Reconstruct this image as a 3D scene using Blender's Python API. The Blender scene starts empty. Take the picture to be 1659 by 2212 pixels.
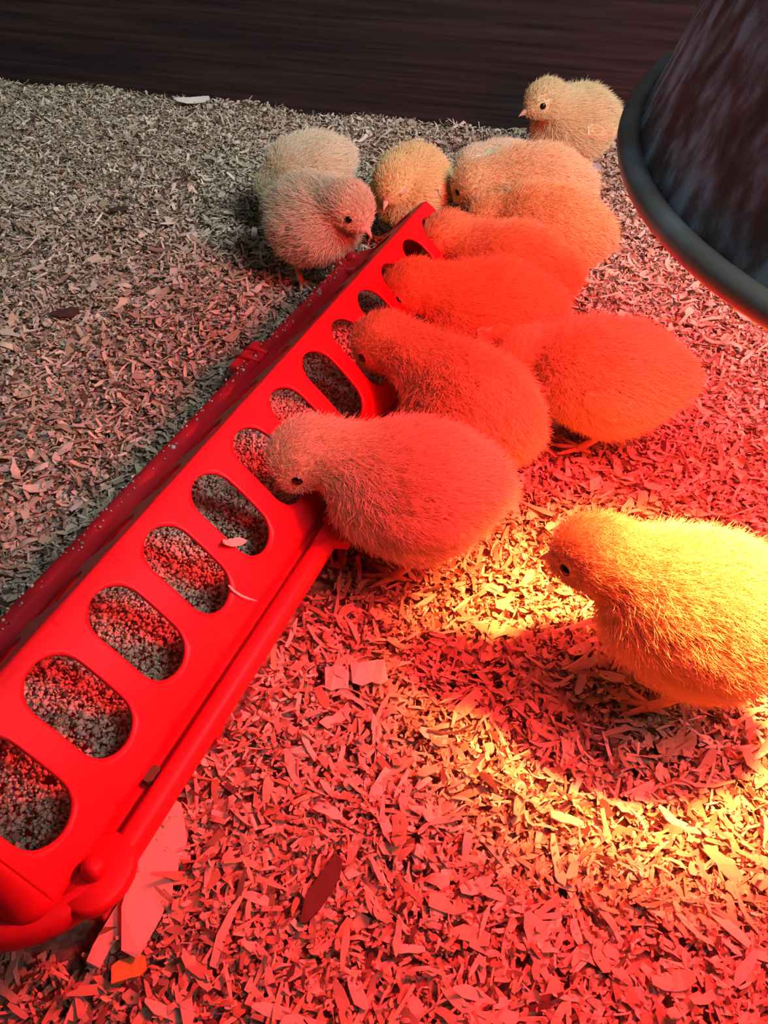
import bpy, bmesh, math, random
import numpy as np
from mathutils import Vector, Matrix

# ------------------------------------------------------------------ scene, camera, world, exposure
CM = 0.01
scene = bpy.context.scene
COL = scene.collection
rng = np.random.default_rng(7)
random.seed(7)

cam_data = bpy.data.cameras.new('camera')
cam = bpy.data.objects.new('camera', cam_data)
COL.objects.link(cam)
cam.location = (0, 0, 0.274)
cam.rotation_euler = (math.radians(90 - 44.0), 0, 0)
cam_data.sensor_fit = 'VERTICAL'
cam_data.sensor_height = 24.0
cam_data.lens = 1750.0 / 2212.0 * 24.0
cam_data.clip_start = 0.01
cam_data.clip_end = 50
scene.camera = cam

scene.view_settings.view_transform = 'Standard'
scene.view_settings.look = 'None'
scene.view_settings.gamma = 1.0
scene.view_settings.exposure = 0.0
scene.view_settings.use_curve_mapping = False

world = bpy.data.worlds.new('daylight')
scene.world = world
world.use_nodes = True
bgn = world.node_tree.nodes['Background']
bgn.inputs[0].default_value = (0.74, 0.95, 1.20, 1)
bgn.inputs[1].default_value = 0.085

# soft daylight of a window high up behind the added shade board, to the right
wl = bpy.data.lights.new('window_daylight', 'AREA')
wl.shape = 'RECTANGLE'; wl.size = 0.6; wl.size_y = 0.6
wl.energy = 57.0; wl.color = (0.80, 0.95, 1.15)
wo = bpy.data.objects.new('window_daylight', wl); COL.objects.link(wo)
wo.location = (1.0, -0.75, 1.45)
wo.rotation_euler = (Vector((-0.05, 0.5, 0)) - Vector(wo.location)).to_track_quat('-Z', 'Y').to_euler()

BULB_COL = (1.0, 0.030, 0.040)      # red heat bulb
BULB_STRENGTH = 198.0
BEAM_COL = (1.0, 0.18, 0.045)
BEAM_POWER = 64.0
HOOD_C = np.array([18.95, 20.0, 20.5])

# ------------------------------------------------------------------ helpers
def V3(a): return Vector((float(a[0]), float(a[1]), float(a[2])))

def link(o, parent=None):
    COL.objects.link(o)
    if parent is not None: o.parent = parent
    return o

def mesh_obj(name, verts, faces, mat, parent=None, smooth=True, scale=CM):
    me = bpy.data.meshes.new(name)
    v = np.asarray(verts, float) * scale
    me.from_pydata(v.tolist(), [], [tuple(int(i) for i in f) for f in faces])
    me.materials.append(mat)
    if smooth: me.polygons.foreach_set('use_smooth', [True] * len(me.polygons))
    me.update()
    return link(bpy.data.objects.new(name, me), parent)

def fast_mesh(name, verts, quads, mat, colors=None, parent=None, smooth=False):
    """many quads (n x 4) at once; per-vertex colour"""
    me = bpy.data.meshes.new(name)
    verts = np.asarray(verts, np.float32) * CM
    quads = np.asarray(quads, np.int32)
    k = quads.shape[1]
    me.vertices.add(len(verts)); me.vertices.foreach_set('co', verts.ravel())
    me.loops.add(quads.size); me.loops.foreach_set('vertex_index', quads.ravel())
    me.polygons.add(len(quads))
    me.polygons.foreach_set('loop_start', np.arange(len(quads), dtype=np.int32) * k)
    me.polygons.foreach_set('loop_total', np.full(len(quads), k, np.int32))
    if smooth: me.polygons.foreach_set('use_smooth', np.ones(len(quads), bool))
    me.update(calc_edges=True)
    if colors is not None:
        at = me.color_attributes.new('tint', 'FLOAT_COLOR', 'POINT')
        c = np.ones((len(verts), 4), np.float32); c[:, :3] = colors
        at.data.foreach_set('color', c.ravel())
    me.materials.append(mat)
    return link(bpy.data.objects.new(name, me), parent)

def empty(name, loc, rotz=0.0, label=None, cat=None, group=None):
    o = bpy.data.objects.new(name, None)
    o.empty_display_size = 0.02
    COL.objects.link(o)
    o.location = V3(np.asarray(loc) * CM); o.rotation_euler = (0, 0, rotz)
    tag(o, label, cat, group)
    return o

def tag(o, label=None, cat=None, group=None, kind=None):
    if label: o['label'] = label
    if cat: o['category'] = cat
    if group: o['group'] = group
    if kind: o['kind'] = kind
    return o

def lathe(profile, n=48, closed=False):
    """profile of (radius, z) -> verts, faces about z"""
    vs, fs = [], []
    m = len(profile)
    for r, z in profile:
        for k in range(n):
            a = 2 * math.pi * k / n
            vs.append((r * math.cos(a), r * math.sin(a), z))
    rows = m if closed else m - 1
    for i in range(rows):
        j = (i + 1) % m
        for k in range(n):
            fs.append((i * n + k, i * n + (k + 1) % n, j * n + (k + 1) % n, j * n + k))
    return vs, fs

def tube(points, radii, n=8):
    pts = [np.asarray(p, float) for p in points]
    vs, fs = [], []
    for i, p in enumerate(pts):
        t = pts[min(i + 1, len(pts) - 1)] - pts[max(i - 1, 0)]
        t /= np.linalg.norm(t) + 1e-9
        ref = np.array([0, 0, 1.0]) if abs(t[2]) < 0.9 else np.array([0, 1.0, 0])
        a = np.cross(t, ref); a /= np.linalg.norm(a); b = np.cross(t, a)
        for k in range(n):
            th = 2 * math.pi * k / n
            vs.append(p + radii[i] * (math.cos(th) * a + math.sin(th) * b))
    for i in range(len(pts) - 1):
        for k in range(n):
            fs.append((i * n + k, i * n + (k + 1) % n, (i + 1) * n + (k + 1) % n, (i + 1) * n + k))
    fs.append(tuple(range(n))[::-1]); fs.append(tuple((len(pts) - 1) * n + k for k in range(n)))
    return vs, fs

def join(*vf):
    V, F = [], []
    for vs, fs in vf:
        o = len(V); V += [tuple(v) for v in vs]; F += [tuple(i + o for i in f) for f in fs]
    return V, F

def ellipsoid(c, r, R=None, nu=16, nv=10):
    R = np.eye(3) if R is None else R
    vs, fs = [], []
    for i in range(nv + 1):
        ph = math.pi * i / nv
        for k in range(nu):
            th = 2 * math.pi * k / nu
            p = np.array([r[0] * math.cos(ph), r[1] * math.sin(ph) * math.cos(th), r[2] * math.sin(ph) * math.sin(th)])
            vs.append(np.asarray(c) + R @ p)
    for i in range(nv):
        for k in range(nu):
            fs.append((i * nu + k, i * nu + (k + 1) % nu, (i + 1) * nu + (k + 1) % nu, (i + 1) * nu + k))
    return vs, fs

# ------------------------------------------------------------------ materials
def new_mat(name):
    m = bpy.data.materials.new(name); m.use_nodes = True
    nt = m.node_tree
    return m, nt, nt.nodes['Principled BSDF'], nt.links

def plain(name, col, rough=0.6, spec=0.4, metallic=0.0):
    m, nt, b, L = new_mat(name)
    b.inputs['Base Color'].default_value = (*col, 1)
    b.inputs['Roughness'].default_value = rough
    b.inputs['Specular IOR Level'].default_value = spec
    b.inputs['Metallic'].default_value = metallic
    return m

def node(nt, t, **kw):
    n = nt.nodes.new(t)
    for k, v in kw.items(): setattr(n, k, v)
    return n

def noise_mix(m_tuple, c1, c2, scale, detail=4, stretch=(1, 1, 1), lo=0.4, hi=0.6, bump=0.0, bump_scale=None):
    m, nt, b, L = m_tuple
    tc = node(nt, 'ShaderNodeTexCoord'); mp = node(nt, 'ShaderNodeMapping')
    mp.inputs['Scale'].default_value = stretch
    L.new(tc.outputs['Object'], mp.inputs['Vector'])
    nz = node(nt, 'ShaderNodeTexNoise'); nz.inputs['Scale'].default_value = scale; nz.inputs['Detail'].default_value = detail
    L.new(mp.outputs[0], nz.inputs['Vector'])
    cr = node(nt, 'ShaderNodeValToRGB')
    cr.color_ramp.elements[0].position = lo; cr.color_ramp.elements[0].color = (*c1, 1)
    cr.color_ramp.elements[1].position = hi; cr.color_ramp.elements[1].color = (*c2, 1)
    L.new(nz.outputs['Fac'], cr.inputs[0]); L.new(cr.outputs[0], b.inputs['Base Color'])
    if bump:
        bp = node(nt, 'ShaderNodeBump'); bp.inputs['Strength'].default_value = bump; bp.inputs['Distance'].default_value = 0.002
        L.new(nz.outputs['Fac'], bp.inputs['Height']); L.new(bp.outputs[0], b.inputs['Normal'])
    return nz, cr, mp

# red moulded plastic with faint scuffs
M_RED = new_mat('red_plastic')
noise_mix(M_RED, (0.66, 0.010, 0.016), (0.72, 0.020, 0.026), 35, 5, lo=0.45, hi=0.75, bump=0.05)
M_RED[2].inputs['Roughness'].default_value = 0.42
M_RED[2].inputs['Specular IOR Level'].default_value = 0.35
M_RED = M_RED[0]

# wood of the pen wall
mw = new_mat('dark_stained_board')
nz, cr, mp = noise_mix(mw, (0.018, 0.009, 0.008), (0.052, 0.025, 0.020), 14, 8, stretch=(0.35, 1, 15), lo=0.35, hi=0.72, bump=0.25)
mw[2].inputs['Roughness'].default_value = 0.62
mw[2].inputs['Specular IOR Level'].default_value = 0.25
M_WALL = mw[0]

def tint_mat(name, rough=0.85, translucent=0.0):
    m, nt, b, L = new_mat(name)
    at = node(nt, 'ShaderNodeAttribute'); at.attribute_name = 'tint'
    L.new(at.outputs['Color'], b.inputs['Base Color'])
    b.inputs['Roughness'].default_value = rough
    b.inputs['Specular IOR Level'].default_value = 0.15
    return m
M_LITTER = tint_mat('pine_shaving')
M_FEED = tint_mat('feed_crumble', 0.9)

mb = new_mat('litter_dust')
noise_mix(mb, (0.16, 0.10, 0.06), (0.46, 0.33, 0.21), 260, 6, lo=0.38, hi=0.66, bump=0.6)
mb[2].inputs['Roughness'].default_value = 0.95
M_BED = mb[0]

def shaving_mat():
    m, nt, b, L = new_mat('large_pine_shaving')
    oi = node(nt, 'ShaderNodeObjectInfo')
    cr = node(nt, 'ShaderNodeValToRGB')
    e = cr.color_ramp.elements
    e[0].position = 0.0; e[0].color = (0.40, 0.26, 0.14, 1)
    e[1].position = 1.0; e[1].color = (0.76, 0.62, 0.44, 1)
    x = e.new(0.12); x.color = (0.55, 0.39, 0.23, 1)
    x = e.new(0.5); x.color = (0.68, 0.53, 0.35, 1)
    L.new(oi.outputs['Random'], cr.inputs[0])
    tc = node(nt, 'ShaderNodeTexCoord'); mp = node(nt, 'ShaderNodeMapping'); mp.inputs['Scale'].default_value = (60, 700, 60)
    L.new(tc.outputs['Object'], mp.inputs['Vector'])
    nz = node(nt, 'ShaderNodeTexNoise'); nz.inputs['Scale'].default_value = 1.0; nz.inputs['Detail'].default_value = 3
    L.new(mp.outputs[0], nz.inputs['Vector'])
    mr = node(nt, 'ShaderNodeMapRange'); mr.inputs['To Min'].default_value = 0.78; mr.inputs['To Max'].default_value = 1.15
    L.new(nz.outputs['Fac'], mr.inputs['Value'])
    mx = node(nt, 'ShaderNodeVectorMath', operation='SCALE')
    L.new(cr.outputs[0], mx.inputs[0]); L.new(mr.outputs[0], mx.inputs['Scale'])
    L.new(mx.outputs[0], b.inputs['Base Color'])
    b.inputs['Roughness'].default_value = 0.8; b.inputs['Specular IOR Level'].default_value = 0.15
    return m
M_SHAV = shaving_mat()
M_BARK = plain('dark_bark', (0.085, 0.045, 0.032), 0.9, 0.1)
M_AMBER = plain('amber_resin_wood', (0.78, 0.42, 0.10), 0.6, 0.3)
M_PALE = plain('pale_planed_wood', (0.80, 0.63, 0.46), 0.75, 0.15)
M_DROP = plain('dried_dropping', (0.13, 0.085, 0.05), 0.85, 0.15)
M_DROPW = plain('pale_dropping', (0.42, 0.36, 0.34), 0.8, 0.15)

def down_mat(name, col, trans=0.16):
    m = bpy.data.materials.new(name); m.use_nodes = True
    nt = m.node_tree; nt.nodes.clear()
    out = node(nt, 'ShaderNodeOutputMaterial')
    d = node(nt, 'ShaderNodeBsdfDiffuse'); t = node(nt, 'ShaderNodeBsdfTranslucent'); mx = node(nt, 'ShaderNodeMixShader')
    for n in (d, t): n.inputs['Color'].default_value = (*col, 1)
    mx.inputs[0].default_value = trans
    nt.links.new(d.outputs[0], mx.inputs[1]); nt.links.new(t.outputs[0], mx.inputs[2]); nt.links.new(mx.outputs[0], out.inputs[0])
    return m
DOWN = {
    'yellow': (down_mat('yellow_down', (0.86, 0.70, 0.36)), plain('yellow_skin', (0.80, 0.62, 0.30), 0.9, 0.05)),
    'pale': (down_mat('pale_down', (0.84, 0.74, 0.47)), plain('pale_skin', (0.78, 0.66, 0.40), 0.9, 0.05)),
    'gold': (down_mat('gold_down', (0.86, 0.64, 0.27)), plain('gold_skin', (0.80, 0.57, 0.23), 0.9, 0.05)),
}
M_WING = plain('wing_feather', (0.86, 0.73, 0.44), 0.9, 0.05)
M_BEAK = plain('horn_beak', (0.72, 0.40, 0.26), 0.45, 0.4)
M_LEG = plain('chick_leg', (0.76, 0.42, 0.24), 0.55, 0.35)
M_CLAW = plain('claw', (0.45, 0.28, 0.18), 0.5, 0.4)
M_EYE = plain('black_eye', (0.006, 0.005, 0.005), 0.12, 0.6)
M_LID = plain('eyelid_skin', (0.50, 0.30, 0.22), 0.7, 0.2)

# galvanised steel with rust
def hood_mat():
    m, nt, b, L = new_mat('rusty_galvanised_steel')
    tc = node(nt, 'ShaderNodeTexCoord'); mp = node(nt, 'ShaderNodeMapping'); mp.inputs['Scale'].default_value = (1, 1, 0.38)
    L.new(tc.outputs['Object'], mp.inputs['Vector'])
    n1 = node(nt, 'ShaderNodeTexNoise'); n1.inputs['Scale'].default_value = 95; n1.inputs['Detail'].default_value = 5; n1.inputs['Roughness'].default_value = 0.62
    n2 = node(nt, 'ShaderNodeTexNoise'); n2.inputs['Scale'].default_value = 190; n2.inputs['Detail'].default_value = 4
    L.new(mp.outputs[0], n1.inputs['Vector']); L.new(mp.outputs[0], n2.inputs['Vector'])
    ad = node(nt, 'ShaderNodeMath', operation='MULTIPLY_ADD'); ad.inputs[1].default_value = 0.45
    L.new(n2.outputs['Fac'], ad.inputs[0]); L.new(n1.outputs['Fac'], ad.inputs[2])
    cr = node(nt, 'ShaderNodeValToRGB'); e = cr.color_ramp.elements
    e[0].position = 0.56; e[0].color = (0.20, 0.115, 0.10, 1)
    e[1].position = 1.0; e[1].color = (0.75, 0.85, 0.9, 1)
    x = e.new(0.70); x.color = (0.32, 0.24, 0.235, 1)
    x = e.new(0.80); x.color = (0.46, 0.48, 0.56, 1)
    x = e.new(0.89); x.color = (0.64, 0.78, 0.88, 1)
    L.new(ad.outputs[0], cr.inputs[0]); L.new(cr.outputs[0], b.inputs['Base Color'])
    b.inputs['Metallic'].default_value = 0.1
    b.inputs['Roughness'].default_value = 0.45
    bp = node(nt, 'ShaderNodeBump'); bp.inputs['Strength'].default_value = 0.15; bp.inputs['Distance'].default_value = 0.001
    L.new(n2.outputs['Fac'], bp.inputs['Height']); L.new(bp.outputs[0], b.inputs['Normal'])
    return m
M_HOOD = hood_mat()
mr_ = new_mat('worn_steel_rim')
noise_mix(mr_, (0.36, 0.31, 0.23), (0.56, 0.54, 0.50), 60, 5, lo=0.4, hi=0.7)
mr_[2].inputs['Metallic'].default_value = 0.3; mr_[2].inputs['Roughness'].default_value = 0.45
M_RIM = mr_[0]
M_INNER = plain('white_reflector', (0.75, 0.75, 0.75), 0.35, 0.5)
M_SOCKET = plain('porcelain', (0.7, 0.7, 0.66), 0.3, 0.5)
M_CORD = plain('black_cord', (0.02, 0.02, 0.02), 0.6, 0.3)
def bulb_mat():
    m = bpy.data.materials.new('red_bulb_glass'); m.use_nodes = True
    nt = m.node_tree; nt.nodes.clear()
    out = node(nt, 'ShaderNodeOutputMaterial'); em = node(nt, 'ShaderNodeEmission')
    em.inputs[0].default_value = (*BULB_COL, 1); em.inputs[1].default_value = BULB_STRENGTH
    nt.links.new(em.outputs[0], out.inputs[0])
    return m
M_BULB = bulb_mat()

# ------------------------------------------------------------------ ground relief (cm)
_w = [(2 * math.pi / l, a, p, amp) for l, a, p, amp in zip(
    rng.uniform(5, 26, 16), rng.uniform(0, 2 * math.pi, 16), rng.uniform(0, 6.28, 16), rng.uniform(0.03, 0.10, 16))]
def ground(x, y):
    x = np.asarray(x, float); y = np.asarray(y, float); z = np.zeros_like(x + y)
    for k, a, p, amp in _w: z = z + amp * np.sin(k * (np.cos(a) * x + np.sin(a) * y) + p)
    return z

# pen wall line
WL, WR = np.array([-42.2, 97.3]), np.array([13.2, 80.8])
wdir = (WR - WL) / np.linalg.norm(WR - WL)
wnorm = np.array([-wdir[1], wdir[0]])
if wnorm[1] < 0: wnorm = -wnorm
def wall_dist(x, y): return (np.asarray(x) - WL[0]) * wnorm[0] + (np.asarray(y) - WL[1]) * wnorm[1]

# feeder frame: axis u, to the right v
FA = math.radians(22.5)
FU = np.array([math.sin(FA), math.cos(FA)]); FV = np.array([math.cos(FA), -math.sin(FA)])
FOFF = -16.1
def feeder_so(x, y):
    x = np.asarray(x); y = np.asarray(y)
    return x * FU[0] + y * FU[1], x * FV[0] + y * FV[1] - FOFF

# ------------------------------------------------------------------ structure: wall and floor
def build_wall():
    a = WL - wdir * 90; b = WR + wdir * 110
    vs = []
    n = 60
    th = 2.0
    rows = [(-3.0, 0), (38.0, 0), (38.4, 0.3), (38.4, th), (-3.0, th)]
    for z, off in rows:
        for i in range(n + 1):
            p = a + (b - a) * i / n + wnorm * off
            vs.append((p[0], p[1], z))
    fs = []
    for r in range(len(rows)):
        q = (r + 1) % len(rows)
        for i in range(n): fs.append((r * (n + 1) + i, r * (n + 1) + i + 1, q * (n + 1) + i + 1, q * (n + 1) + i))
    fs.append(tuple(r * (n + 1) for r in range(len(rows)))); fs.append(tuple(r * (n + 1) + n for r in range(len(rows)))[::-1])
    o = mesh_obj('wall_back', vs, fs, M_WALL, smooth=False)
    tag(o, 'dark brown stained wooden board closing the back of the pen', kind='structure')
build_wall()

def build_front_shade_board():
    # board added unseen behind the camera, keeps window daylight off the near bedding
    x0, x1, y0, y1, h = -130, 130, -20.0, -18.0, 70.0
    vs = [(x0, y0, -3), (x1, y0, -3), (x1, y1, -3), (x0, y1, -3), (x0, y0, h), (x1, y0, h), (x1, y1, h), (x0, y1, h)]
    fs = [(3, 2, 1, 0), (4, 5, 6, 7), (0, 1, 5, 4), (1, 2, 6, 5), (2, 3, 7, 6), (3, 0, 4, 7)]
    o = mesh_obj('front_shade_board', vs, fs, M_WALL, smooth=False)
    tag(o, 'unseen dark brown board added at the front to shade the near bedding', kind='structure')
build_front_shade_board()

def build_floor():
    xs = np.arange(-130, 131, 1.6); ys = np.arange(-40, 141, 1.6)
    X, Y = np.meshgrid(xs, ys, indexing='ij')
    d = wall_dist(X, Y)
    keep = d < 1.5
    Z = ground(X, Y) - 0.55 + rng.normal(0, 0.05, X.shape)
    idx = np.arange(X.size).reshape(X.shape)
    q = np.stack([idx[:-1, :-1], idx[1:, :-1], idx[1:, 1:], idx[:-1, 1:]], -1)
    kq = keep[:-1, :-1] & keep[1:, :-1] & keep[1:, 1:] & keep[:-1, 1:]
    q = q[kq]
    used = np.unique(q); remap = -np.ones(X.size, int); remap[used] = np.arange(len(used))
    verts = np.stack([X.ravel(), Y.ravel(), Z.ravel()], -1)[used]
    o = fast_mesh('floor', verts, remap[q], M_BED, smooth=True)
    tag(o, 'floor of the pen under a deep bed of wood shavings', kind='structure')
    return o
floor = build_floor()

# ------------------------------------------------------------------ wood shavings: ribbons
def near_view(x, y, margin=1.2, side=15.0, ends=6.0):
    # the stretch of bedding in view, and a step to either side of it
    dep = y * math.cos(math.radians(44)) + 27.4 * math.sin(math.radians(44))
    up = y * math.sin(math.radians(44)) - 27.4 * math.cos(math.radians(44))
    return (dep > 4) & (np.abs(x) < 829.5 / 1750 * dep * margin + side) & (np.abs(up) < 1106 / 1750 * dep * 1.12 + ends)

PALETTE = np.array([(0.66, 0.50, 0.32), (0.72, 0.57, 0.39), (0.60, 0.44, 0.27), (0.52, 0.36, 0.21), (0.36, 0.22, 0.12), (0.10, 0.06, 0.04)])
PPROB = np.array([0.27, 0.21, 0.19, 0.16, 0.12, 0.05])

def ribbons(x, y, z, L, W, tilt, curl, n_st=4):
    n = len(x)
    yaw = rng.uniform(0, 2 * np.pi, n)
    t = np.stack([np.cos(yaw), np.sin(yaw), np.zeros(n)], -1)
    nrm = np.stack([rng.normal(0, 1, n) * tilt, rng.normal(0, 1, n) * tilt, np.ones(n)], -1)
    nrm /= np.linalg.norm(nrm, axis=1, keepdims=True)
    t -= nrm * (t * nrm).sum(1, keepdims=True); t /= np.linalg.norm(t, axis=1, keepdims=True)
    b = np.cross(nrm, t)
    c = np.stack([x, y, z], -1)
    verts = np.empty((n, n_st, 2, 3))
    for i in range(n_st):
        s = i / (n_st - 1) * 2 - 1
        wv = W * (0.5 if abs(s) < 0.9 else 0.5 * rng.uniform(0.15, 1.0, n)) * rng.uniform(0.75, 1.15, n)
        mid = c + t * (L * 0.5 * s)[:, None] + nrm * (curl * L * (s * s - 0.35))[:, None] + b * (rng.normal(0, 0.05, n) * W)[:, None]
        tw = rng.normal(0, 0.2, n)
        for j, sg in enumerate((-1, 1)):
            verts[:, i, j] = mid + (b + nrm * tw[:, None]) * (wv * sg)[:, None]
    base = (np.arange(n) * n_st * 2)[:, None]
    q = np.array([(2 * i, 2 * i + 1, 2 * i + 3, 2 * i + 2) for i in range(n_st - 1)])
    quads = (base[:, None] + q[None]).reshape(-1, 4)
    return verts.reshape(-1, 3), quads

def in_feeder(x, y, m=0.0):
    s, o = feeder_so(x, y)
    return (s > 3.9 - m) & (s < 47.0 + m) & (np.abs(o) < 4.4 + m)

def scatter(n, y0=0.0, y1=99.0, p=1.0, **kw):
    """uniform over the visible wedge"""
    X, Y = [], []
    got = 0
    while got < n:
        x = rng.uniform(-75, 75, n * 2); y = y0 + (y1 - y0) * rng.random(n * 2) ** p
        k = near_view(x, y, **kw) & (wall_dist(x, y) < -0.3) & ~in_feeder(x, y)
        X.append(x[k]); Y.append(y[k]); got += k.sum()
    return np.concatenate(X)[:n], np.concatenate(Y)[:n]

def build_litter():
    A = []; B = []; C = []; off = 0
    for n, p, lmu, lsd, wmu, tilt, zlo, zhi in (
        (88000, 1.0, -0.95, 0.45, 0.15, 0.42, -0.50, 0.10),
        (68000, 1.35, -0.65, 0.50, 0.16, 0.40, -0.35, 0.18),
        (60000, 1.7, -1.45, 0.45, 0.10, 0.55, -0.15, 0.24),
        (13500, 1.6, -0.15, 0.45, 0.20, 0.32, -0.15, 0.26)):
        x, y = scatter(n, p=p)
        L = np.exp(rng.normal(lmu, lsd, n)); L = np.clip(L, 0.12, 2.4)
        W = np.clip(wmu * np.exp(rng.normal(0, 0.45, n)), 0.05, 0.8); W = np.minimum(W, L * 0.7)
        z = ground(x, y) + rng.uniform(zlo, zhi, n)
        v, q = ribbons(x, y, z, L, W, tilt, rng.normal(0.02, 0.17, n))
        col = PALETTE[rng.choice(len(PALETTE), n, p=PPROB)] * rng.uniform(0.62, 1.2, (n, 1)) * rng.uniform(0.95, 1.05, (n, 3))
        A.append(v); B.append(q + off); C.append(np.repeat(col, 8, axis=0)); off += len(v)
    o = fast_mesh('shaving_litter', np.concatenate(A), np.concatenate(B), M_LITTER, np.clip(np.concatenate(C), 0, 0.9), parent=floor)
    tag(o, kind='stuff')
build_litter()

def solid_shaving_mesh(name, L, W, T, curl, seed, mat, taper=(0.5, 0.6), twist=0.2, n_st=5):
    r = np.random.default_rng(seed)
    vs, fs = [], []
    for i in range(n_st):
        s = i / (n_st - 1) * 2 - 1
        w = W * 0.5 * r.uniform(0.85, 1.1)
        if i == 0: w *= taper[0]
        if i == n_st - 1: w *= taper[1]
        cx, cz = L * 0.5 * s, curl * L * (s * s - 0.35)
        cy = r.normal(0, 0.04) * W
        tw = twist * s + r.normal(0, 0.06)
        for sg, up in ((-1, 1), (1, 1), (1, -1), (-1, -1)):
            vs.append((cx + r.normal(0, 0.02) * L, cy + sg * w * math.cos(tw), cz + sg * w * math.sin(tw) + up * T * 0.5))
    for i in range(n_st - 1):
        a, b = i * 4, i * 4 + 4
        for k in range(4): fs.append((a + k, a + (k + 1) % 4, b + (k + 1) % 4, b + k))
    fs.append((3, 2, 1, 0)); e = (n_st - 1) * 4; fs.append((e, e + 1, e + 2, e + 3))
    me = bpy.data.meshes.new(name)
    me.from_pydata((np.array(vs) * CM).tolist(), [], fs)
    me.materials.append(mat)
    me.update()
    return me

def occupied(x, y, r=2.4):
    return any((x - c[0]) ** 2 + (y - c[1]) ** 2 < r * r for c in CHICK_SPOTS)

# ------------------------------------------------------------------ the red trough feeder
def build_feeder():
    S0 = 25.0                                            # middle of the feeder along its axis
    c = FU * S0 + FV * FOFF
    root = empty('poultry_feeder', (c[0], c[1], 0), -FA,
                 'long red plastic trough feeder with a lid of round feeding holes', 'feeder')
    PITCH = 3.13; N = 13
    ZR, ZE, OE = 7.05, 2.95, 3.95                        # ridge height, eave height, eave offset
    SL = 5.6
    prof = []
    for i in range(41):
        t = i / 40
        x = OE * t; z = ZR + (ZE - ZR) * t + 0.22 * math.sin(math.pi * t) ** 1.0 * (1 - 0.3 * t)
        prof.append((x + 0.20 * math.sin(math.pi * t), z))
    prof = np.array(prof)
    prof[:3, 1] = prof[3, 1] + (prof[:3, 0] - prof[3, 0]) * -0.55    # soft ridge
    seg = np.r_[0, np.cumsum(np.linalg.norm(np.diff(prof, axis=0), axis=1))]
    SL = seg[-1]
    def on_lid(b, side):
        x = np.interp(b, seg, prof[:, 0]); z = np.interp(b, seg, prof[:, 1])
        return (x if side > 0 else -0.88 * x), z
    HC_, HL, HR = 2.55, 1.95, 1.06                        # hole centre along slope, half length, half width
    V, F = [], []
    y_first = -PITCH * (N - 1) / 2
    def stadium(th):
        # ray from the centre to a stadium outline: long axis b, radius HR
        dx, db = math.cos(th), math.sin(th)
        h = HL - HR
        r = HR / max(abs(dx), 1e-6)
        if abs(r * db) <= h: return r
        s = h if db > 0 else -h
        # |r*(dx,db)-(0,s)| = HR
        bq = -db * s; cq = s * s - HR * HR
        return -bq + math.sqrt(max(bq * bq - cq, 0))
    NT = 48
    for side in (1, -1):
        for h in range(N):
            yc = y_first + PITCH * h
            ring0 = len(V)
            ths = []
            # angles incl. the cell corners
            b_lo, b_hi, a_h = -HC_, SL - HC_, PITCH / 2
            for k in range(NT): ths.append(2 * math.pi * k / NT)
            for ca, cb in ((a_h, b_lo), (a_h, b_hi), (-a_h, b_lo), (-a_h, b_hi)): ths.append(math.atan2(cb, ca) % (2 * math.pi))
            ths = sorted(ths); n = len(ths)
            R = 6
            for j in range(R + 1):
                f = j / R
                for th in ths:
                    r0 = stadium(th)
                    dx, db = math.cos(th), math.sin(th)
                    r1 = 1e9
                    if abs(dx) > 1e-9: r1 = min(r1, a_h / abs(dx))
                    if db > 1e-9: r1 = min(r1, b_hi / db)
                    if db < -1e-9: r1 = min(r1, -b_lo / -db)
                    r = r0 + (r1 - r0) * f
                    x, z = on_lid(HC_ + r * db, side)
                    V.append((x, yc + r * dx, z))
            for j in range(R):
                for k in range(n):
                    a0 = ring0 + j * n + k; a1 = ring0 + j * n + (k + 1) % n
                    q = (a0, a1, a1 + n, a0 + n)
                    F.append(q if side < 0 else q[::-1])
    # rounded ends of the lid
    for end in (-1, 1):
        y0 = end * (PITCH * N / 2)
        NE, NB = 10, 32
        base = len(V)
        full = [(-1, b) for b in np.linspace(SL, 0, NB // 2 + 1)] + [(1, b) for b in np.linspace(0, SL, NB // 2 + 1)[1:]]
        for j in range(NE + 1):
            t = j / NE * math.pi / 2
            for side, b in full:
                x, z = on_lid(b, side)
                fz = math.cos(t) ** 0.75 if t < math.pi / 2 - 1e-6 else 0.0
                V.append((x * (0.78 + 0.22 * math.cos(t)), y0 + end * 0.95 * math.sin(t) ** 1.1, ZE + (z - ZE) * fz))
        m = len(full)
        for j in range(NE):
            for k in range(m - 1):
                q = (base + j * m + k, base + j * m + k + 1, base + (j + 1) * m + k + 1, base + (j + 1) * m + k)
                F.append(q if end > 0 else q[::-1])
    lid = mesh_obj('lid', V, F, M_RED, root)
    bm = bmesh.new(); bm.from_mesh(lid.data)
    bmesh.ops.remove_doubles(bm, verts=bm.verts, dist=0.00015)
    bmesh.ops.recalc_face_normals(bm, faces=bm.faces)
    bm.to_mesh(lid.data); bm.free()
    so = lid.modifiers.new('wall', 'SOLIDIFY'); so.thickness = 0.0016; so.offset = -1
    # trough: stacked rounded rectangles, out over the lip and down inside
    def rrect(w, l, r, z, n=8):
        pts = []
        r = min(r, w, l)
        for cx, cy, a0 in ((w - r, l - r, 0), (-(w - r), l - r, 90), (-(w - r), -(l - r), 180), (w - r, -(l - r), 270)):
            for k in range(n + 1):
                a = math.radians(a0 + 90 * k / n)
                pts.append((cx + r * math.cos(a), cy + r * math.sin(a), z))
        return pts
    HLN = PITCH * N / 2 + 0.95                             # half length at the eaves
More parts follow.
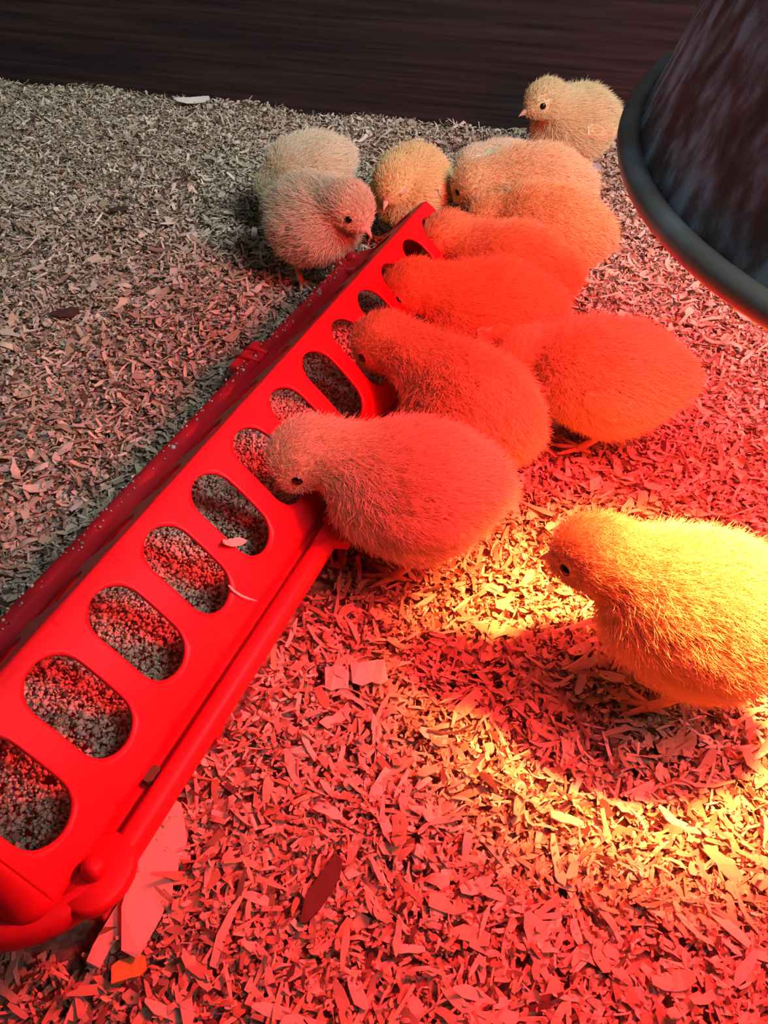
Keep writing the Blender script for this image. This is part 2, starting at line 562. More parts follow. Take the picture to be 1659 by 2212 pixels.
    rings = [(3.1, HLN - 1.4, 0.05), (3.45, HLN - 0.8, 1.0), (3.9, HLN - 0.2, 2.1), (4.55, HLN + 0.5, 2.35), (5.0, HLN + 0.95, 2.20), (5.1, HLN + 1.05, 2.35),
             (5.06, HLN + 1.02, 2.75), (4.9, HLN + 0.85, 2.98), (4.55, HLN + 0.5, 3.02), (4.32, HLN + 0.28, 2.9), (4.22, HLN + 0.15, 2.55), (3.98, HLN - 0.05, 2.5),
             (3.8, HLN - 0.2, 2.7), (3.68, HLN - 0.3, 2.3), (3.3, HLN - 0.9, 1.1), (2.9, HLN - 1.5, 0.25)]
    V, F = [], []
    for w, l, z in rings: V += rrect(w, l, 3.2 + (w - 4) * 0.6, z)
    m = len(V) // len(rings)
    for j in range(len(rings) - 1):
        for k in range(m): F.append((j * m + k, j * m + (k + 1) % m, (j + 1) * m + (k + 1) % m, (j + 1) * m + k))
    F.append(tuple(range(m))[::-1]); F.append(tuple((len(rings) - 1) * m + k for k in range(m)))
    mesh_obj('trough', V, F, M_RED, root)
    # legs: fins under the lip
    for y in (-19.4, -12.6, 0.6, 12.6, 19.4):
        for s in (-1, 1):
            vs = [(s * 3.3, y - 0.35, 0), (s * 4.25, y - 0.28, 0), (s * 4.25, y + 0.28, 0), (s * 3.3, y + 0.35, 0),
                  (s * 3.6, y - 0.4, 2.3), (s * 4.85, y - 0.35, 2.3), (s * 4.85, y + 0.35, 2.3), (s * 3.6, y + 0.4, 2.3)]
            fs = [(0, 1, 2, 3), (7, 6, 5, 4), (0, 4, 5, 1), (1, 5, 6, 2), (2, 6, 7, 3), (3, 7, 4, 0)]
            if s < 0: fs = [f[::-1] for f in fs]
            o = mesh_obj('leg', vs, fs, M_RED, root, smooth=False)
            bv = o.modifiers.new('edge', 'BEVEL'); bv.width = 0.0008; bv.segments = 2
    # round clip tabs with a stud near the ends, ribbed catches at the middle
    for y in (-19.1, 19.1):
        for s in (-1, 1):
            vs, fs = lathe([(0.0, 2.50), (1.0, 2.50), (1.12, 2.62), (1.12, 2.86), (1.0, 3.0), (0.0, 3.0)], 24)
            vs = [(v[0] * 0.9 + s * 4.45, v[1] * 1.15 + y, v[2]) for v in vs]
            o = mesh_obj('clip_tab', vs, fs, M_RED, root)
            vs, fs = lathe([(0.38, 2.9), (0.38, 3.2), (0.30, 3.38), (0.16, 3.46), (0.0, 3.48)], 16)
            vs = [(v[0] + s * 4.35, v[1] + y, v[2]) for v in vs]
            mesh_obj('stud', vs, fs, M_RED, o)
    for s in (-1, 1):
        yc = -2.6 if s > 0 else 7.0
        vs = [(s * 4.3, yc - 1.7, 2.45), (s * 5.75, yc - 1.3, 2.45), (s * 5.75, yc + 1.3, 2.45), (s * 4.3, yc + 1.7, 2.45),
              (s * 4.3, yc - 1.7, 3.0), (s * 5.6, yc - 1.25, 2.95), (s * 5.6, yc + 1.25, 2.95), (s * 4.3, yc + 1.7, 3.0)]
        fs = [(3, 2, 1, 0), (4, 5, 6, 7), (0, 1, 5, 4), (1, 2, 6, 5), (2, 3, 7, 6), (3, 0, 4, 7)]
        if s < 0: fs = [f[::-1] for f in fs]
        o = mesh_obj('catch', vs, fs, M_RED, root, smooth=False)
        bv = o.modifiers.new('edge', 'BEVEL'); bv.width = 0.0012; bv.segments = 3
        for k in (-0.45, 0.45):
            vs, fs = tube([(s * 4.2, yc + k, 3.0), (s * 5.0, yc + k, 3.1), (s * 5.7, yc + k, 2.9)], [0.13, 0.15, 0.1], 8)
            mesh_obj('rib', vs, fs, M_RED, o)
    # feed inside: a heap of crumbles
    n = 42000
    yy = rng.uniform(-HLN + 1.0, HLN - 1.0, n); xx = rng.uniform(-3.25, 3.25, n)
    heap = lambda x, y: 2.55 - 0.05 * x * x + 0.28 * np.sin(y * 1.1 + 0.4) * np.cos(x * 0.9) + 0.22 * np.sin(y * 0.43 + 2)
    zz = heap(xx, yy) + rng.uniform(-0.2, 0.05, n)
    crumbs('feed_crumble', xx, yy, zz, 0.072, c, root,
           'tan crumbled chick feed heaped inside the red trough')
    return root, c

OCT = np.array([(1, 0, 0), (0, 1, 0), (-1, 0, 0), (0, -1, 0), (0, 0, 1), (0, 0, -1)], float)
OCTF = np.array([(0, 1, 4), (1, 2, 4), (2, 3, 4), (3, 0, 4), (1, 0, 5), (2, 1, 5), (3, 2, 5), (0, 3, 5)])
FEEDPAL = np.array([(0.74, 0.58, 0.38), (0.66, 0.50, 0.32), (0.80, 0.66, 0.46), (0.46, 0.32, 0.19), (0.13, 0.08, 0.05), (0.80, 0.70, 0.54)])
def crumbs(name, xx, yy, zz, size, c, root, label):
    n = len(xx)
    sc = size * np.exp(rng.normal(0, 0.35, (n, 1))) * rng.uniform(0.6, 1.4, (n, 3))
    q = rng.normal(0, 1, (n, 4)); q /= np.linalg.norm(q, axis=1, keepdims=True)
    w, x, y, z = q.T
    R = np.stack([1 - 2 * (y * y + z * z), 2 * (x * y - z * w), 2 * (x * z + y * w), 2 * (x * y + z * w), 1 - 2 * (x * x + z * z), 2 * (y * z - x * w),
                  2 * (x * z - y * w), 2 * (y * z + x * w), 1 - 2 * (x * x + y * y)], -1).reshape(n, 3, 3)
    loc = OCT[None] * sc[:, None] * rng.uniform(0.7, 1.2, (n, 6, 1))
    loc = np.einsum('nij,nkj->nki', R, loc)
    ca, sa = math.cos(-FA), math.sin(-FA)
    px = c[0] + xx * ca - yy * sa; py = c[1] + xx * sa + yy * ca
    v = loc + np.stack([px, py, zz], -1)[:, None]
    f = (OCTF[None] + (np.arange(n) * 6)[:, None, None]).reshape(-1, 3)
    col = FEEDPAL[rng.choice(6, n, p=[.28, .22, .22, .14, .06, .08])] * rng.uniform(0.85, 1.12, (n, 1))
    o = fast_mesh(name, v.reshape(-1, 3), f, M_FEED, np.repeat(np.clip(col, 0, .9), 6, axis=0))
    tag(o, label, 'feed', kind='stuff')
    return o

CHICK_SPOTS = []
feeder_root, FC = build_feeder()
# feed spilled on the far lip of the trough
n = 220
ys_ = rng.uniform(-19, 21, n); xs_ = -rng.uniform(4.3, 5.0, n)
crumbs('spilled_feed', xs_, ys_, 3.02 + rng.uniform(-0.03, 0.05, n), 0.06, FC, None, 'feed dust and crumbs spilled along the shaded far lip of the trough')

# ------------------------------------------------------------------ the heat lamp
def build_lamp():
    root = empty('heat_lamp', HOOD_C, 0, 'rusty galvanised metal heat lamp shade hanging over the pen', 'lamp')
    root.rotation_euler = Vector((-0.097, -0.058, 0.994)).to_track_quat('Z', 'Y').to_euler()
    R = 13.0
    # shade: outside up, inside down (local z = 0 at the rim)
    out = [(R - 0.55, 0.15), (R - 0.75, 0.6), (R - 1.15, 1.6), (R - 2.3, 4.2), (R - 3.6, 7.0), (R - 4.9, 9.6), (R - 6.2, 11.6), (R - 7.8, 13.0), (R - 9.2, 13.6)]
    inn = [(r - 0.12, z - 0.12) for r, z in out[::-1]]
    vs, fs = lathe(out + inn, 96, closed=True)
    shade = mesh_obj('shade', vs, fs, M_HOOD, root)
    # white painted inside
    vs, fs = lathe([(r - 0.16, z - 0.16) for r, z in out[:-1]], 64)
    mesh_obj('reflector', vs, [f[::-1] for f in fs], M_INNER, root)
    # rolled rim
    bead = [(R - 0.33 + 0.33 * math.cos(a), 0.0 + 0.33 * math.sin(a)) for a in np.linspace(0, 2 * math.pi, 15)[:-1]]
    vs, fs = lathe(bead, 96, closed=True)
    mesh_obj('rim', vs, fs, M_RIM, root)
    # neck, socket, cord
    vs, fs = lathe([(3.9, 13.45), (3.9, 14.2), (3.2, 14.8), (2.6, 15.2), (2.6, 18.6), (2.2, 19.2), (0.6, 19.4), (0, 19.4)], 32)
    mesh_obj('socket', vs, fs, M_SOCKET, root)
    vs, fs = tube([(0, 0, 19.3), (0.2, 0.1, 24), (0, 0, 30)], [0.4] * 3, 10)
    mesh_obj('cord', vs, fs, M_CORD, root)
    # bulb: flood bulb shape
    zb = 6.1
    prof = [(0.0, zb - 3.0), (1.4, zb - 2.8), (2.5, zb - 2.0), (3.1, zb - 0.6), (3.1, zb + 0.5), (2.6, zb + 2.0), (1.9, zb + 3.4), (1.5, zb + 5.0), (1.4, zb + 6.8)]
    vs, fs = lathe(prof, 32)
    mesh_obj('bulb', vs, fs, M_BULB, root)
    # the bulb's bright forward beam
    sp = bpy.data.lights.new('bulb_beam', 'SPOT')
    sp.energy = BEAM_POWER; sp.color = BEAM_COL; sp.spot_size = math.radians(46); sp.spot_blend = 0.8; sp.shadow_soft_size = 0.012
    so = bpy.data.objects.new('bulb_beam', sp); COL.objects.link(so)
    p = V3(HOOD_C * CM) + Vector((-0.003, 0, 0.024)); so.location = p
    so.rotation_euler = (Vector((0.115, 0.195, 0)) - p).to_track_quat('-Z', 'Y').to_euler()
build_lamp()

# ------------------------------------------------------------------ chicks
def sd_ell(p, c, r, R):
    q = (p - c) @ R / r
    k0 = np.linalg.norm(q, axis=-1); k1 = np.linalg.norm(q / r, axis=-1)
    return k0 * (k0 - 1) / (k1 + 1e-9)
def sd_cap(p, a, b, ra, rb):
    ab = b - a; t = np.clip(((p - a) @ ab) / (ab @ ab), 0, 1)
    return np.linalg.norm(p - a - t[..., None] * ab, axis=-1) - (ra + (rb - ra) * t)
def smin(a, b, k):
    h = np.clip(0.5 + 0.5 * (b - a) / k, 0, 1)
    return b + (a - b) * h - k * h * (1 - h)
def frame(d, up=(0, 0, 1)):
    x = np.asarray(d, float) / np.linalg.norm(d)
    y = np.cross(up, x); y /= np.linalg.norm(y); z = np.cross(x, y)
    return np.stack([x, y, z], 1)                        # columns are the axes

def surface_nets(f, o, h):
    ins = f < 0
    nx, ny, nz = f.shape
    acc = np.zeros((nx - 1, ny - 1, nz - 1, 3)); cnt = np.zeros((nx - 1, ny - 1, nz - 1))
    I = np.stack(np.meshgrid(np.arange(nx - 1), np.arange(ny - 1), np.arange(nz - 1), indexing='ij'), -1).astype(float)
    corners = [(i, j, k) for i in (0, 1) for j in (0, 1) for k in (0, 1)]
    sl = lambda c: (slice(c[0], nx - 1 + c[0]), slice(c[1], ny - 1 + c[1]), slice(c[2], nz - 1 + c[2]))
    for a in corners:
        for ax in range(3):
            if a[ax] == 0:
                b = list(a); b[ax] = 1
                fa, fb = f[sl(a)], f[sl(b)]
                m = (fa < 0) != (fb < 0)
                t = np.where(m, fa / np.where(m, fa - fb, 1), 0)
                pos = I + np.array(a); pos = pos.copy(); pos[..., ax] += t
                acc += np.where(m[..., None], pos, 0); cnt += m
    act = cnt > 0
    idx = -np.ones(cnt.shape, int); idx[act] = np.arange(act.sum())
    V = acc[act] / cnt[act][:, None] * h + o
    Q = []
    for ax in range(3):
        a = [slice(None)] * 3; b = [slice(None)] * 3
        a[ax] = slice(0, -1); b[ax] = slice(1, None)
        sa, sb = ins[tuple(a)], ins[tuple(b)]
        for flip, m in ((False, sa & ~sb), (True, ~sa & sb)):
            e = np.argwhere(m)
            o1, o2 = [(1, 2), (2, 0), (0, 1)][ax]
            ok = (e[:, o1] > 0) & (e[:, o2] > 0) & (e[:, o1] < f.shape[o1] - 1) & (e[:, o2] < f.shape[o2] - 1)
            e = e[ok]
            d1 = np.zeros(3, int); d1[o1] = 1; d2 = np.zeros(3, int); d2[o2] = 1
            c = [e - d1 - d2, e - d2, e, e - d1]
            q = np.stack([idx[tuple(k.T)] for k in c], -1)
            Q.append(q[:, ::-1] if flip else q)
    return V, np.concatenate(Q)

def curves_obj(name, P, rad, mat, parent):
    """P: n x k x 3 (cm, local)"""
    n, k, _ = P.shape
    hc = bpy.data.hair_curves.new(name)
    hc.add_curves([k] * n)
    hc.attributes['position'].data.foreach_set('vector', (P.reshape(-1, 3) * CM).astype(np.float32).ravel())
    ra = hc.attributes.get('radius') or hc.attributes.new('radius', 'FLOAT', 'POINT')
    ra.data.foreach_set('value', (np.tile(rad, n) * CM).astype(np.float32))
    hc.materials.append(mat)
    o = bpy.data.objects.new(name, hc)
    return link(o, parent)

def build_chick(name, label, body, byaw, head, beak, hairs, tone='yellow', bpitch=0.0, size=1.0, step=(0.5, -0.4), eye=True, closed=False, neck=1.0):
    """body, head, beak are world points in cm; byaw in degrees; bpitch > 0 lowers the breast"""
    hairs = int(hairs * 2.6)
    body = np.array(body, float); head = np.array(head, float); beak = np.array(beak, float)
    gz = float(ground(body[0], body[1])) + 0.10
    root = empty(name, (body[0], body[1], gz), math.radians(byaw), label, 'chick', 'chicks in the pen')
    CHICK_SPOTS.append((body[0], body[1]))
    a = -math.radians(byaw)
    Rz = np.array([[math.cos(a), -math.sin(a), 0], [math.sin(a), math.cos(a), 0], [0, 0, 1]])
    org = np.array([body[0], body[1], gz])
    hc = Rz @ (head - org); bt = Rz @ (beak - org); bz = body[2] - gz
    hd = bt - hc; hd /= np.linalg.norm(hd)
    HR = frame(hd)
    p_ = math.radians(bpitch)
    BR = np.array([[math.cos(p_), 0, math.sin(p_)], [0, 1, 0], [-math.sin(p_), 0, math.cos(p_)]])   # forward axis tips down
    at = lambda x, y, z: np.array([0, 0, bz]) + BR @ np.array([x, y, z]) * size
    s = size
    down_m, skin_m = DOWN[tone]
    els_c = [at(-0.2, 0, 0), at(1.3, 0, -0.35), at(-2.35, 0, 0.25), at(-0.1, 1.15, -1.3), at(-0.1, -1.15, -1.3)]
    els_r = [(2.95, 2.5, 2.50), (1.9, 2.0, 2.0), (1.25, 1.05, 0.95), (1.35, 1.0, 1.15), (1.35, 1.0, 1.15)]
    na, nb = at(1.35, 0, 0.75), hc - hd * 0.45
    lo = np.minimum.reduce([c - np.array(r).max() * s for c, r in zip(els_c, els_r)] + [hc - 2.2]) - 0.6
    hi = np.maximum.reduce([c + np.array(r).max() * s for c, r in zip(els_c, els_r)] + [hc + 2.2]) + 0.6
    h = 0.20 if hairs > 24000 else 0.26
    dims = np.ceil((hi - lo) / h).astype(int) + 1
    G = np.stack(np.meshgrid(*[lo[i] + h * np.arange(dims[i]) for i in range(3)], indexing='ij'), -1)
    def sdf(P):
        d = None
        for c, r in zip(els_c, els_r):
            e = sd_ell(P, c, np.array(r) * s, BR)
            d = e if d is None else smin(d, e, 0.9)
        d = smin(d, sd_cap(P, na, nb, 1.55 * s * neck, 1.12 * s), 0.9)
        d = smin(d, sd_ell(P, hc - hd * 0.1, np.array([1.42, 1.22, 1.28]) * s, HR), 0.35)
        d = smin(d, sd_ell(P, hc + hd * 1.0 * s - HR[:, 2] * 0.28 * s, np.array([0.62, 0.55, 0.5]) * s, HR), 0.5)
        return d
    f = sdf(G)
    V, Q = surface_nets(f, lo, h)
    bo = fast_mesh('body', V, Q, skin_m, parent=root, smooth=True)
    # --- wings: flat tapered paddles lying on the flanks
    WP, WN = [], []
    for sd in (-1, 1):
        vs, fs = [], []
        nu, nv = 12, 10
        for i in range(nv + 1):
            t = i / nv
            w = 0.85 * math.sin(math.pi * min(1, t * 0.88 + 0.10)) ** 0.7
            for k in range(nu):
                th = 2 * math.pi * k / nu
                x = 0.9 - 2.9 * t; z = 0.35 - 0.55 * t + w * math.sin(th) * 0.85
                y = sd * (2.36 - 0.10 * t + 0.16 * math.cos(th))
                vs.append(at(x, y, z))
        vs = np.array(vs)
        dist = sdf(vs)
        yv = BR[:, 1] * sd
        thick = np.tile([0.24 + 0.16 * math.cos(2 * math.pi * k / nu) for k in range(nu)], nv + 1)
        for _ in range(8):
            vs = vs - yv[None] * (sdf(vs) - thick)[:, None] * 0.8
        for i in range(nv):
            for k in range(nu):
                q = (i * nu + k, i * nu + (k + 1) % nu, (i + 1) * nu + (k + 1) % nu, (i + 1) * nu + k)
                fs.append(q if sd > 0 else q[::-1])
        fs.append(tuple(range(nu))); fs.append(tuple(nv * nu + k for k in range(nu))[::-1])
        wo_ = mesh_obj('wing', vs, fs, M_WING, root)
        wq = np.array([f for f in fs if len(f) == 4])
        wt = np.concatenate([wq[:, [0, 1, 2]], wq[:, [0, 2, 3]]])
        wn = np.cross(vs[wt[:, 1]] - vs[wt[:, 0]], vs[wt[:, 2]] - vs[wt[:, 0]])
        wa = np.linalg.norm(wn, axis=1) + 1e-9; wn = wn / wa[:, None]
        if (wn @ yv)[np.argmax(np.abs(wn @ yv) * wa)] * np.sign((vs[wt[:, 0]] - vs.mean(0)) @ yv)[np.argmax(np.abs(wn @ yv) * wa)] < 0: wn = -wn
        nw = int(hairs * 0.07)
        pk = rng.choice(len(wt), nw, p=wa / wa.sum())
        u1, u2 = rng.random((2, nw)); sw_ = u1 + u2 > 1; u1[sw_] = 1 - u1[sw_]; u2[sw_] = 1 - u2[sw_]
        WP.append(vs[wt[pk, 0]] + (vs[wt[pk, 1]] - vs[wt[pk, 0]]) * u1[:, None] + (vs[wt[pk, 2]] - vs[wt[pk, 0]]) * u2[:, None])
        WN.append(wn[pk])
    # --- down
    tri = np.concatenate([Q[:, [0, 1, 2]], Q[:, [0, 2, 3]]])
    A, B, C = V[tri[:, 0]], V[tri[:, 1]], V[tri[:, 2]]
    ar = np.linalg.norm(np.cross(B - A, C - A), axis=1)
    pick = rng.choice(len(tri), hairs, p=ar / ar.sum())
    r1, r2 = rng.random(hairs), rng.random(hairs); sw = r1 + r2 > 1; r1[sw] = 1 - r1[sw]; r2[sw] = 1 - r2[sw]
    P0 = A[pick] + (B - A)[pick] * r1[:, None] + (C - A)[pick] * r2[:, None]
    e_ = 0.05
    N = np.stack([sdf(P0 + e_ * np.eye(3)[i]) - sdf(P0 - e_ * np.eye(3)[i]) for i in range(3)], -1)
    N /= np.linalg.norm(N, axis=1, keepdims=True) + 1e-9
    nb_ = len(P0)
    P0 = np.concatenate([P0] + WP); N = np.concatenate([N] + WN)
    dh = np.linalg.norm(P0 - hc, axis=1)
    wh = np.clip((2.4 * s - dh) / (1.2 * s), 0, 1)[:, None]
    flow = (1 - wh) * (BR @ np.array([-1.0, 0, -0.22])) + wh * (-hd + HR[:, 2] * 0.15)
    # clumps: low frequency swirl
    ph = rng.uniform(0, 6.28, (6, 3)); fr = rng.normal(0, 2.2, (6, 3))
    swl = sum(np.sin(P0 @ fr[i] + ph[i, 0])[:, None] * rng.normal(0, 1, 3)[None] for i in range(6)) * 0.08
    flow = flow + swl
    flow -= N * (flow * N).sum(1, keepdims=True)
    tipd = np.linalg.norm(P0 - (hc + hd * 1.5 * s), axis=1)
    ln = (0.78 - 0.36 * wh[:, 0]) * s * rng.uniform(0.65, 1.2, len(P0))
    ln *= np.clip(tipd / (1.3 * s), 0.25, 1)
    ln[nb_:] *= 0.45
    ln *= 1 - 0.5 * np.clip(-N[:, 2] - 0.1, 0, 0.8)
    # eyes
    eyes = []
    for sd in (-1, 1):
        e0 = hc + (HR @ np.array([0.62, sd * 1.3, 0.12])) * s
        for _ in range(12):
            g = np.array([sdf((e0 + 0.03 * np.eye(3)[i])[None])[0] - sdf((e0 - 0.03 * np.eye(3)[i])[None])[0] for i in range(3)]); g /= np.linalg.norm(g)
            e0 = e0 - g * sdf(e0[None])[0]
        eyes.append((e0, g))
    near_eye = np.minimum(np.linalg.norm(P0 - eyes[0][0], axis=1), np.linalg.norm(P0 - eyes[1][0], axis=1))
    keep = near_eye > 0.26 * s
    ln *= np.clip((near_eye - 0.1) / 0.7, 0.25, 1)
    keep &= tipd > 0.30 * s
    P0, N, flow, ln = P0[keep], N[keep], flow[keep], ln[keep]
    n = len(P0)
    lift = rng.uniform(0.35, 1.05, (n, 1))
    d0 = N * lift + flow * 0.75 + rng.normal(0, 0.24, (n, 3))
    d1 = N * lift * 0.55 + flow * 1.0 + rng.normal(0, 0.34, (n, 3))
    d0 /= np.linalg.norm(d0, axis=1, keepdims=True); d1 /= np.linalg.norm(d1, axis=1, keepdims=True)
    H = np.stack([P0 - N * 0.05, P0 + d0 * ln[:, None] * 0.45, P0 + d0 * ln[:, None] * 0.45 + d1 * ln[:, None] * 0.35, P0 + d0 * ln[:, None] * 0.45 + d1 * ln[:, None] * 0.7 + rng.normal(0, 0.03, (n, 3))], 1)
    wide = 1.0 if hairs > 27000 else 1.3
    curves_obj('down', H, np.array([0.0095, 0.009, 0.007, 0.003]) * wide, down_m, root)
    # --- beak: two mandibles
    bc = hc + hd * 1.42 * s - HR[:, 2] * 0.25 * s
    def mand(len_, w, z0, drop, hgt):
        vs, fs = [], []
        m_, nn = 6, 10
        for i in range(m_):
            t = i / (m_ - 1)
            k_ = (1 - t) ** 0.75
            for q in range(nn):
                th = 2 * math.pi * q / nn
                vs.append(bc + HR @ np.array([len_ * t - 0.1, w * k_ * math.cos(th) + 0.0, z0 - drop * t * t + hgt * k_ * math.sin(th)]) * s)
        for i in range(m_ - 1):
            for q in range(nn): fs.append((i * nn + q, i * nn + (q + 1) % nn, (i + 1) * nn + (q + 1) % nn, (i + 1) * nn + q))
        return vs, fs
    mesh_obj('beak', *join(mand(0.85, 0.33, 0.08, 0.22, 0.22), mand(0.66, 0.27, -0.12, 0.02, 0.13)), M_BEAK, root)
    for e0, g in eyes:
        if closed:
            ax = np.cross(g, HR[:, 2]); ax /= np.linalg.norm(ax)
            vs, fs = tube([e0 - ax * 0.34 + g * .05, e0 - ax * 0.12 - HR[:, 2] * 0.07 + g * .09, e0 + ax * 0.12 - HR[:, 2] * 0.07 + g * .09, e0 + ax * 0.34 + g * .05], [0.04, 0.085, 0.085, 0.04], 8)
            mesh_obj('eyelid', vs, fs, M_LID, root)
        else:
            vs, fs = ellipsoid(e0 - g * 0.06 * s, (0.17 * s, 0.25 * s, 0.25 * s), frame(g), 14, 10)
            mesh_obj('eye', vs, fs, M_EYE, root)
    # --- legs: shank, three front toes, one hind toe
    for sd, st in ((1, step[0]), (-1, step[1])):
        gx, gy = st + 0.2, sd * 1.05
        wp = Rz.T @ np.array([gx, gy, 0]) + org
        fz = float(ground(wp[0], wp[1])) + 0.14 - gz
        hock = np.array([-0.55 + st * 0.3, sd * 1.1, min(1.75, bz - 2.2)])
        hip = np.array([0.15 + st * 0.15, sd * 1.1, bz - 1.7])
        foot = np.array([gx, gy, fz + 0.14])
        leg = mesh_obj('leg', *tube([hip, hock + (0.05, 0, 0.25), hock, (hock + foot) / 2, foot + (0, 0, 0.12), foot], [0.42, 0.26, 0.22, 0.19, 0.2, 0.19], 10), M_LEG, root)
        toes = []
        claws = []
        for ang, l in ((0, 1.25), (34, 1.05), (-34, 1.05), (180, 0.55)):
            c_, s_ = math.cos(math.radians(ang)), math.sin(math.radians(ang))
            t0 = foot + np.array([0, 0, 0.0])
            pts = [t0, foot + np.array([c_ * l * .35, s_ * l * .35, 0.05]), foot + np.array([c_ * l * .7, s_ * l * .7, -0.02]), foot + np.array([c_ * l, s_ * l, -0.05])]
            toes.append(tube(pts, [0.17, 0.13, 0.12, 0.085], 8))
            claws.append(tube([pts[-1], pts[-1] + np.array([c_ * .16, s_ * .16, 0.0]), pts[-1] + np.array([c_ * .28, s_ * .28, -0.06])], [0.075, 0.05, 0.012], 6))
        ft = mesh_obj('foot', *join(*toes, *claws), M_LEG, leg)
    return root

CH = [
 ('chick', 'brightly lit yellow chick standing nearest the lamp beam, looking down at the shavings', (11.3, 18.2, 4.95), 160, (7.3, 19.6, 6.4), (5.6, 20.6, 5.5), 17000, 'yellow', dict(step=(0.4, -0.3))),
 ('chick', 'pink-lit chick nearest the open feeder holes, head dipped to the lid', (1.3, 25.0, 4.65), 172, (-3.4, 25.6, 5.8), (-4.7, 25.2, 4.6), 17000, 'pale', dict(bpitch=4)),
 ('chick', 'red-lit chick set apart from the feeder row, head tucked behind its neighbour', (11.2, 33.3, 4.5), 160, (7.1, 34.9, 4.5), (5.6, 34.6, 3.5), 15000, 'yellow', dict(bpitch=6, size=0.97)),
 ('chick', 'orange-headed chick with red back, second along the feeder, seen from behind', (4.1, 30.6, 4.5), 126, (-0.2, 34.3, 5.7), (-1.5, 34.9, 4.5), 15000, 'yellow', dict(bpitch=4)),
 ('chick', 'bright orange chick third along the feeder, lying crosswise to the lid', (6.0, 39.6, 4.3), 176, (1.4, 40.0, 5.6), (-0.1, 40.3, 4.6), 12000, 'gold', dict(bpitch=4)),
 ('chick', 'orange chick fourth along the feeder with its dark beak tip at a hole', (7.6, 44.2, 4.3), 160, (3.6, 46.0, 5.6), (1.9, 46.5, 4.5), 11000, 'gold', dict(bpitch=4)),
 ('chick', 'peach chick fifth along the feeder, pale wing showing, head hidden by its neighbour', (10.6, 49.4, 4.4), 158, (6.8, 50.8, 4.6), (5.6, 51.6, 3.8), 10000, 'gold', {}),
 ('chick', 'large peach-pink chick at the far end of the feeder, head by the lid tip', (10.6, 56.0, 4.5), 176, (6.0, 55.6, 4.9), (4.9, 56.4, 3.8), 10000, 'yellow', dict(bpitch=2)),
 ('chick', 'greyish chick mostly hidden behind the large peach-pink one at the feeder end', (8.9, 60.9, 3.6), 196, (6.3, 60.0, 4.6), (5.0, 59.9, 3.9), 6000, 'pale', dict(size=0.82)),
 ('chick', 'yellow chick with dark eye and pink beak standing alone by the back board', (15.7, 69.6, 4.3), 205, (12.3, 67.4, 6.7), (10.4, 66.7, 6.1), 9000, 'yellow', dict(step=(0.2, -0.1))),
 ('chick', 'pale yellow chick turned away on the shaded side, behind the pecking chick', (-5.5, 59.2, 4.3), 205, (-8.0, 58.2, 3.6), (-9.1, 58.0, 2.5), 9000, 'pale', dict(bpitch=12, size=0.93)),
 ('chick', 'chick with orange head pecking at the far lip of the feeder', (-4.7, 51.2, 4.5), -52, (-1.9, 48.4, 6.4), (-0.4, 47.3, 5.0), 10000, 'pale', dict(bpitch=-6, size=0.97)),
 ('chick', 'chick with its eye closed, head bowed over the end of the feeder', (2.0, 57.7, 4.1), 240, (0.6, 55.3, 5.2), (-0.1, 54.0, 4.1), 8000, 'gold', dict(closed=True, size=0.9)),
]
for nm, lab, b, yaw, hd_, bk, nh, tone, kw in CH:
    build_chick(nm, lab, b, yaw, hd_, bk, nh, tone, **kw)

# ------------------------------------------------------------------ larger shavings, each its own piece of the floor
def build_shavings():
    kinds = []
    for i in range(16):
        L = random.uniform(0.8, 2.0); W = L * random.uniform(0.14, 0.42)
        kinds.append(solid_shaving_mesh('shaving', L, min(W, 0.75), 0.05, random.uniform(-0.14, 0.22), 40 + i, M_SHAV, (random.uniform(.3, .9), random.uniform(.3, .9)), random.uniform(-.3, .3)))
    placed = 0
    while placed < 300:
        x, y = scatter(1, 5.0, 60.0, 1.5, margin=1.0, side=0.0, ends=0.0)
        x, y = float(x[0]), float(y[0])
        if in_feeder(x, y, 1.2) or occupied(x, y, 1.8): continue
        me = kinds[placed % len(kinds)]
        o = bpy.data.objects.new('shaving', me); link(o, floor)
        o.location = (x * CM, y * CM, (float(ground(x, y)) + random.uniform(0.12, 0.26)) * CM)
        k = random.uniform(0.55, 1.0)
        o.scale = (k, k, k)
        o.rotation_euler = (random.gauss(0, 0.22), random.gauss(0, 0.20), random.uniform(0, 6.28))
        placed += 1
build_shavings()

# ------------------------------------------------------------------ single loose pieces
def loose(name, x, y, z, yaw, L, W, T, curl, mat, label, cat, taper=(.6, .6), seed=1, tilt=(0, 0), abs_z=False):
    o = bpy.data.objects.new(name, solid_shaving_mesh(name, L, W, T, curl, seed, mat, taper, 0.05))
    link(o)
    o.location = (x * CM, y * CM, (z if abs_z else float(ground(x, y)) + z) * CM)
    o.rotation_euler = (tilt[0], tilt[1], math.radians(yaw))
    tag(o, label, cat)
    return o
loose('wood_flake', -7.55, 10.9, 0.32, 82, 4.8, 1.45, 0.08, 0.02, M_PALE, 'long pale flat wood flake lying beside the near end of the feeder', 'wood flake', (.45, .35), 3)
loose('wood_flake', -8.55, 9.2, 0.34, 70, 2.2, 0.6, 0.08, 0.0, M_PALE, 'short pale flake leaning under the feeder corner', 'wood flake', (.8, .7), 5)
loose('bark_chip', -2.0, 10.4, 0.35, 62, 2.3, 0.62, 0.10, 0.03, M_BARK, 'dark reddish bark chip lying in the near shavings', 'bark chip', (.3, .5), 8)
loose('bark_chip', -20.7, 46.8, 0.40, 20, 1.9, 0.75, 0.15, 0.03, M_BARK, 'dark oval bark chip on the shaded side of the feeder', 'bark chip', (.4, .4), 9)
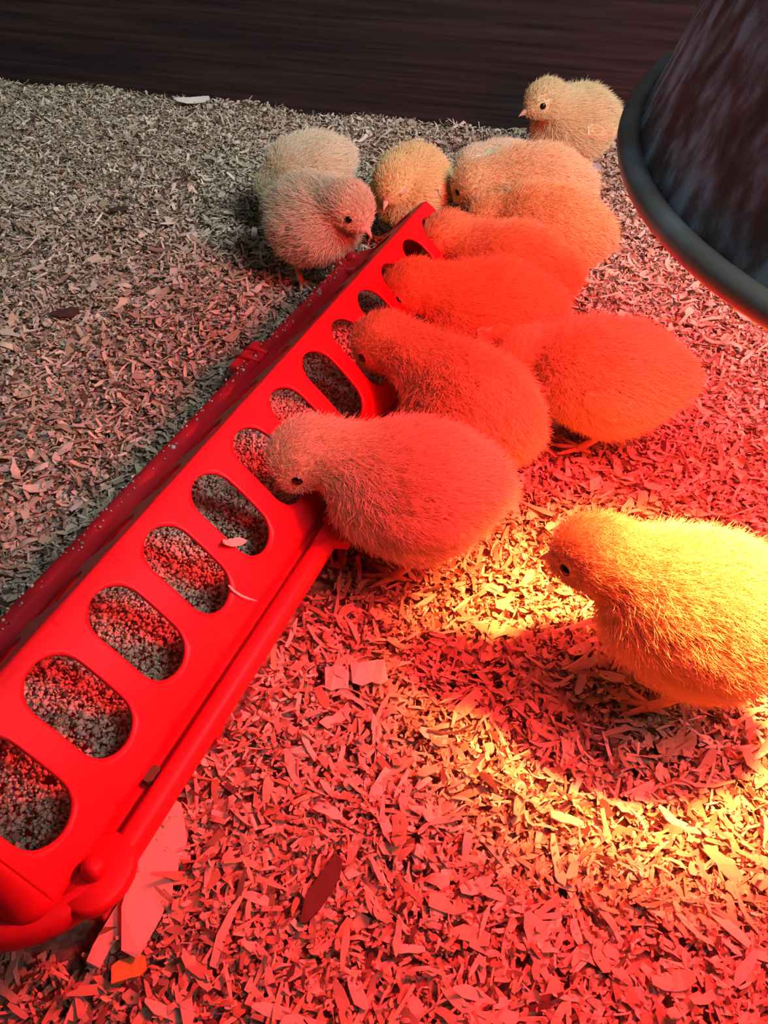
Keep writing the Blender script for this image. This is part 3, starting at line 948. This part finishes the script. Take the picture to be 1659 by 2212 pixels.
loose('bark_chip', -20.9, 62.4, 0.40, 15, 1.5, 0.7, 0.14, 0.02, M_BARK, 'dark brown bark chip far out on the grey shavings', 'bark chip', (.4, .5), 11)
loose('dropping', 10.0, 77.0, 0.40, 5, 1.9, 1.0, 0.35, 0.0, M_DROP, 'dark brown dropping near the back board', 'dropping', (.5, .5), 12)
loose('dropping', 17.9, 70.6, 0.40, 10, 1.4, 0.9, 0.35, 0.0, M_DROPW, 'greyish dropping behind the lone chick by the board', 'dropping', (.5, .5), 13)
loose('wood_chip', -7.75, 8.1, 0.30, 20, 1.0, 0.62, 0.12, 0.04, M_AMBER, 'small amber orange wood chip in the near shavings', 'wood chip', (.8, .7), 14)
loose('wood_flake', -0.6, 18.9, 0.30, 8, 1.4, 1.15, 0.06, 0.02, M_PALE, 'square flat wood flake beside the feeder under red light', 'wood flake', (.9, .95), 15)
loose('wood_flake', -1.9, 18.7, 0.26, 4, 0.95, 1.1, 0.06, -0.02, M_SHAV, 'narrower square flake next to the square one', 'wood flake', (.9, .95), 16)
loose('wood_flake', -19.5, 88.4, 0.5, 30, 3.4, 1.0, 0.08, 0.06, M_PALE, 'pale upturned flake near the foot of the back board', 'wood flake', (.5, .6), 17, (0.3, 0.1))
# on the feeder lid (its slope is about 45 degrees)
def on_feeder(s, off, z):
    p = FU * s + FV * (FOFF + off)
    return p[0], p[1], z
x, y, z = on_feeder(17.7, 2.5, 4.98)
loose('wood_flake', x, y, z, 60, 1.35, 0.5, 0.05, 0.05, M_PALE, 'pale flake lying on the red lid between two holes', 'wood flake', (.3, .7), 18, (0.0, 0.62), abs_z=True)
x, y, z = on_feeder(16.3, 3.5, 3.85)
loose('wood_splinter', x, y, z, 0, 1.3, 0.09, 0.05, 0.12, M_PALE, 'thin curled splinter at the lower edge of a lid hole', 'splinter', (.6, .3), 19, (0.0, 0.75), abs_z=True)
x, y, z = on_feeder(9.2, 4.05, 2.78)
loose('dropping', x, y, z, 62, 0.62, 0.36, 0.2, 0.0, M_DROP, 'small brown dropping stuck in the feeder groove', 'dropping', (.6, .6), 20, abs_z=True)
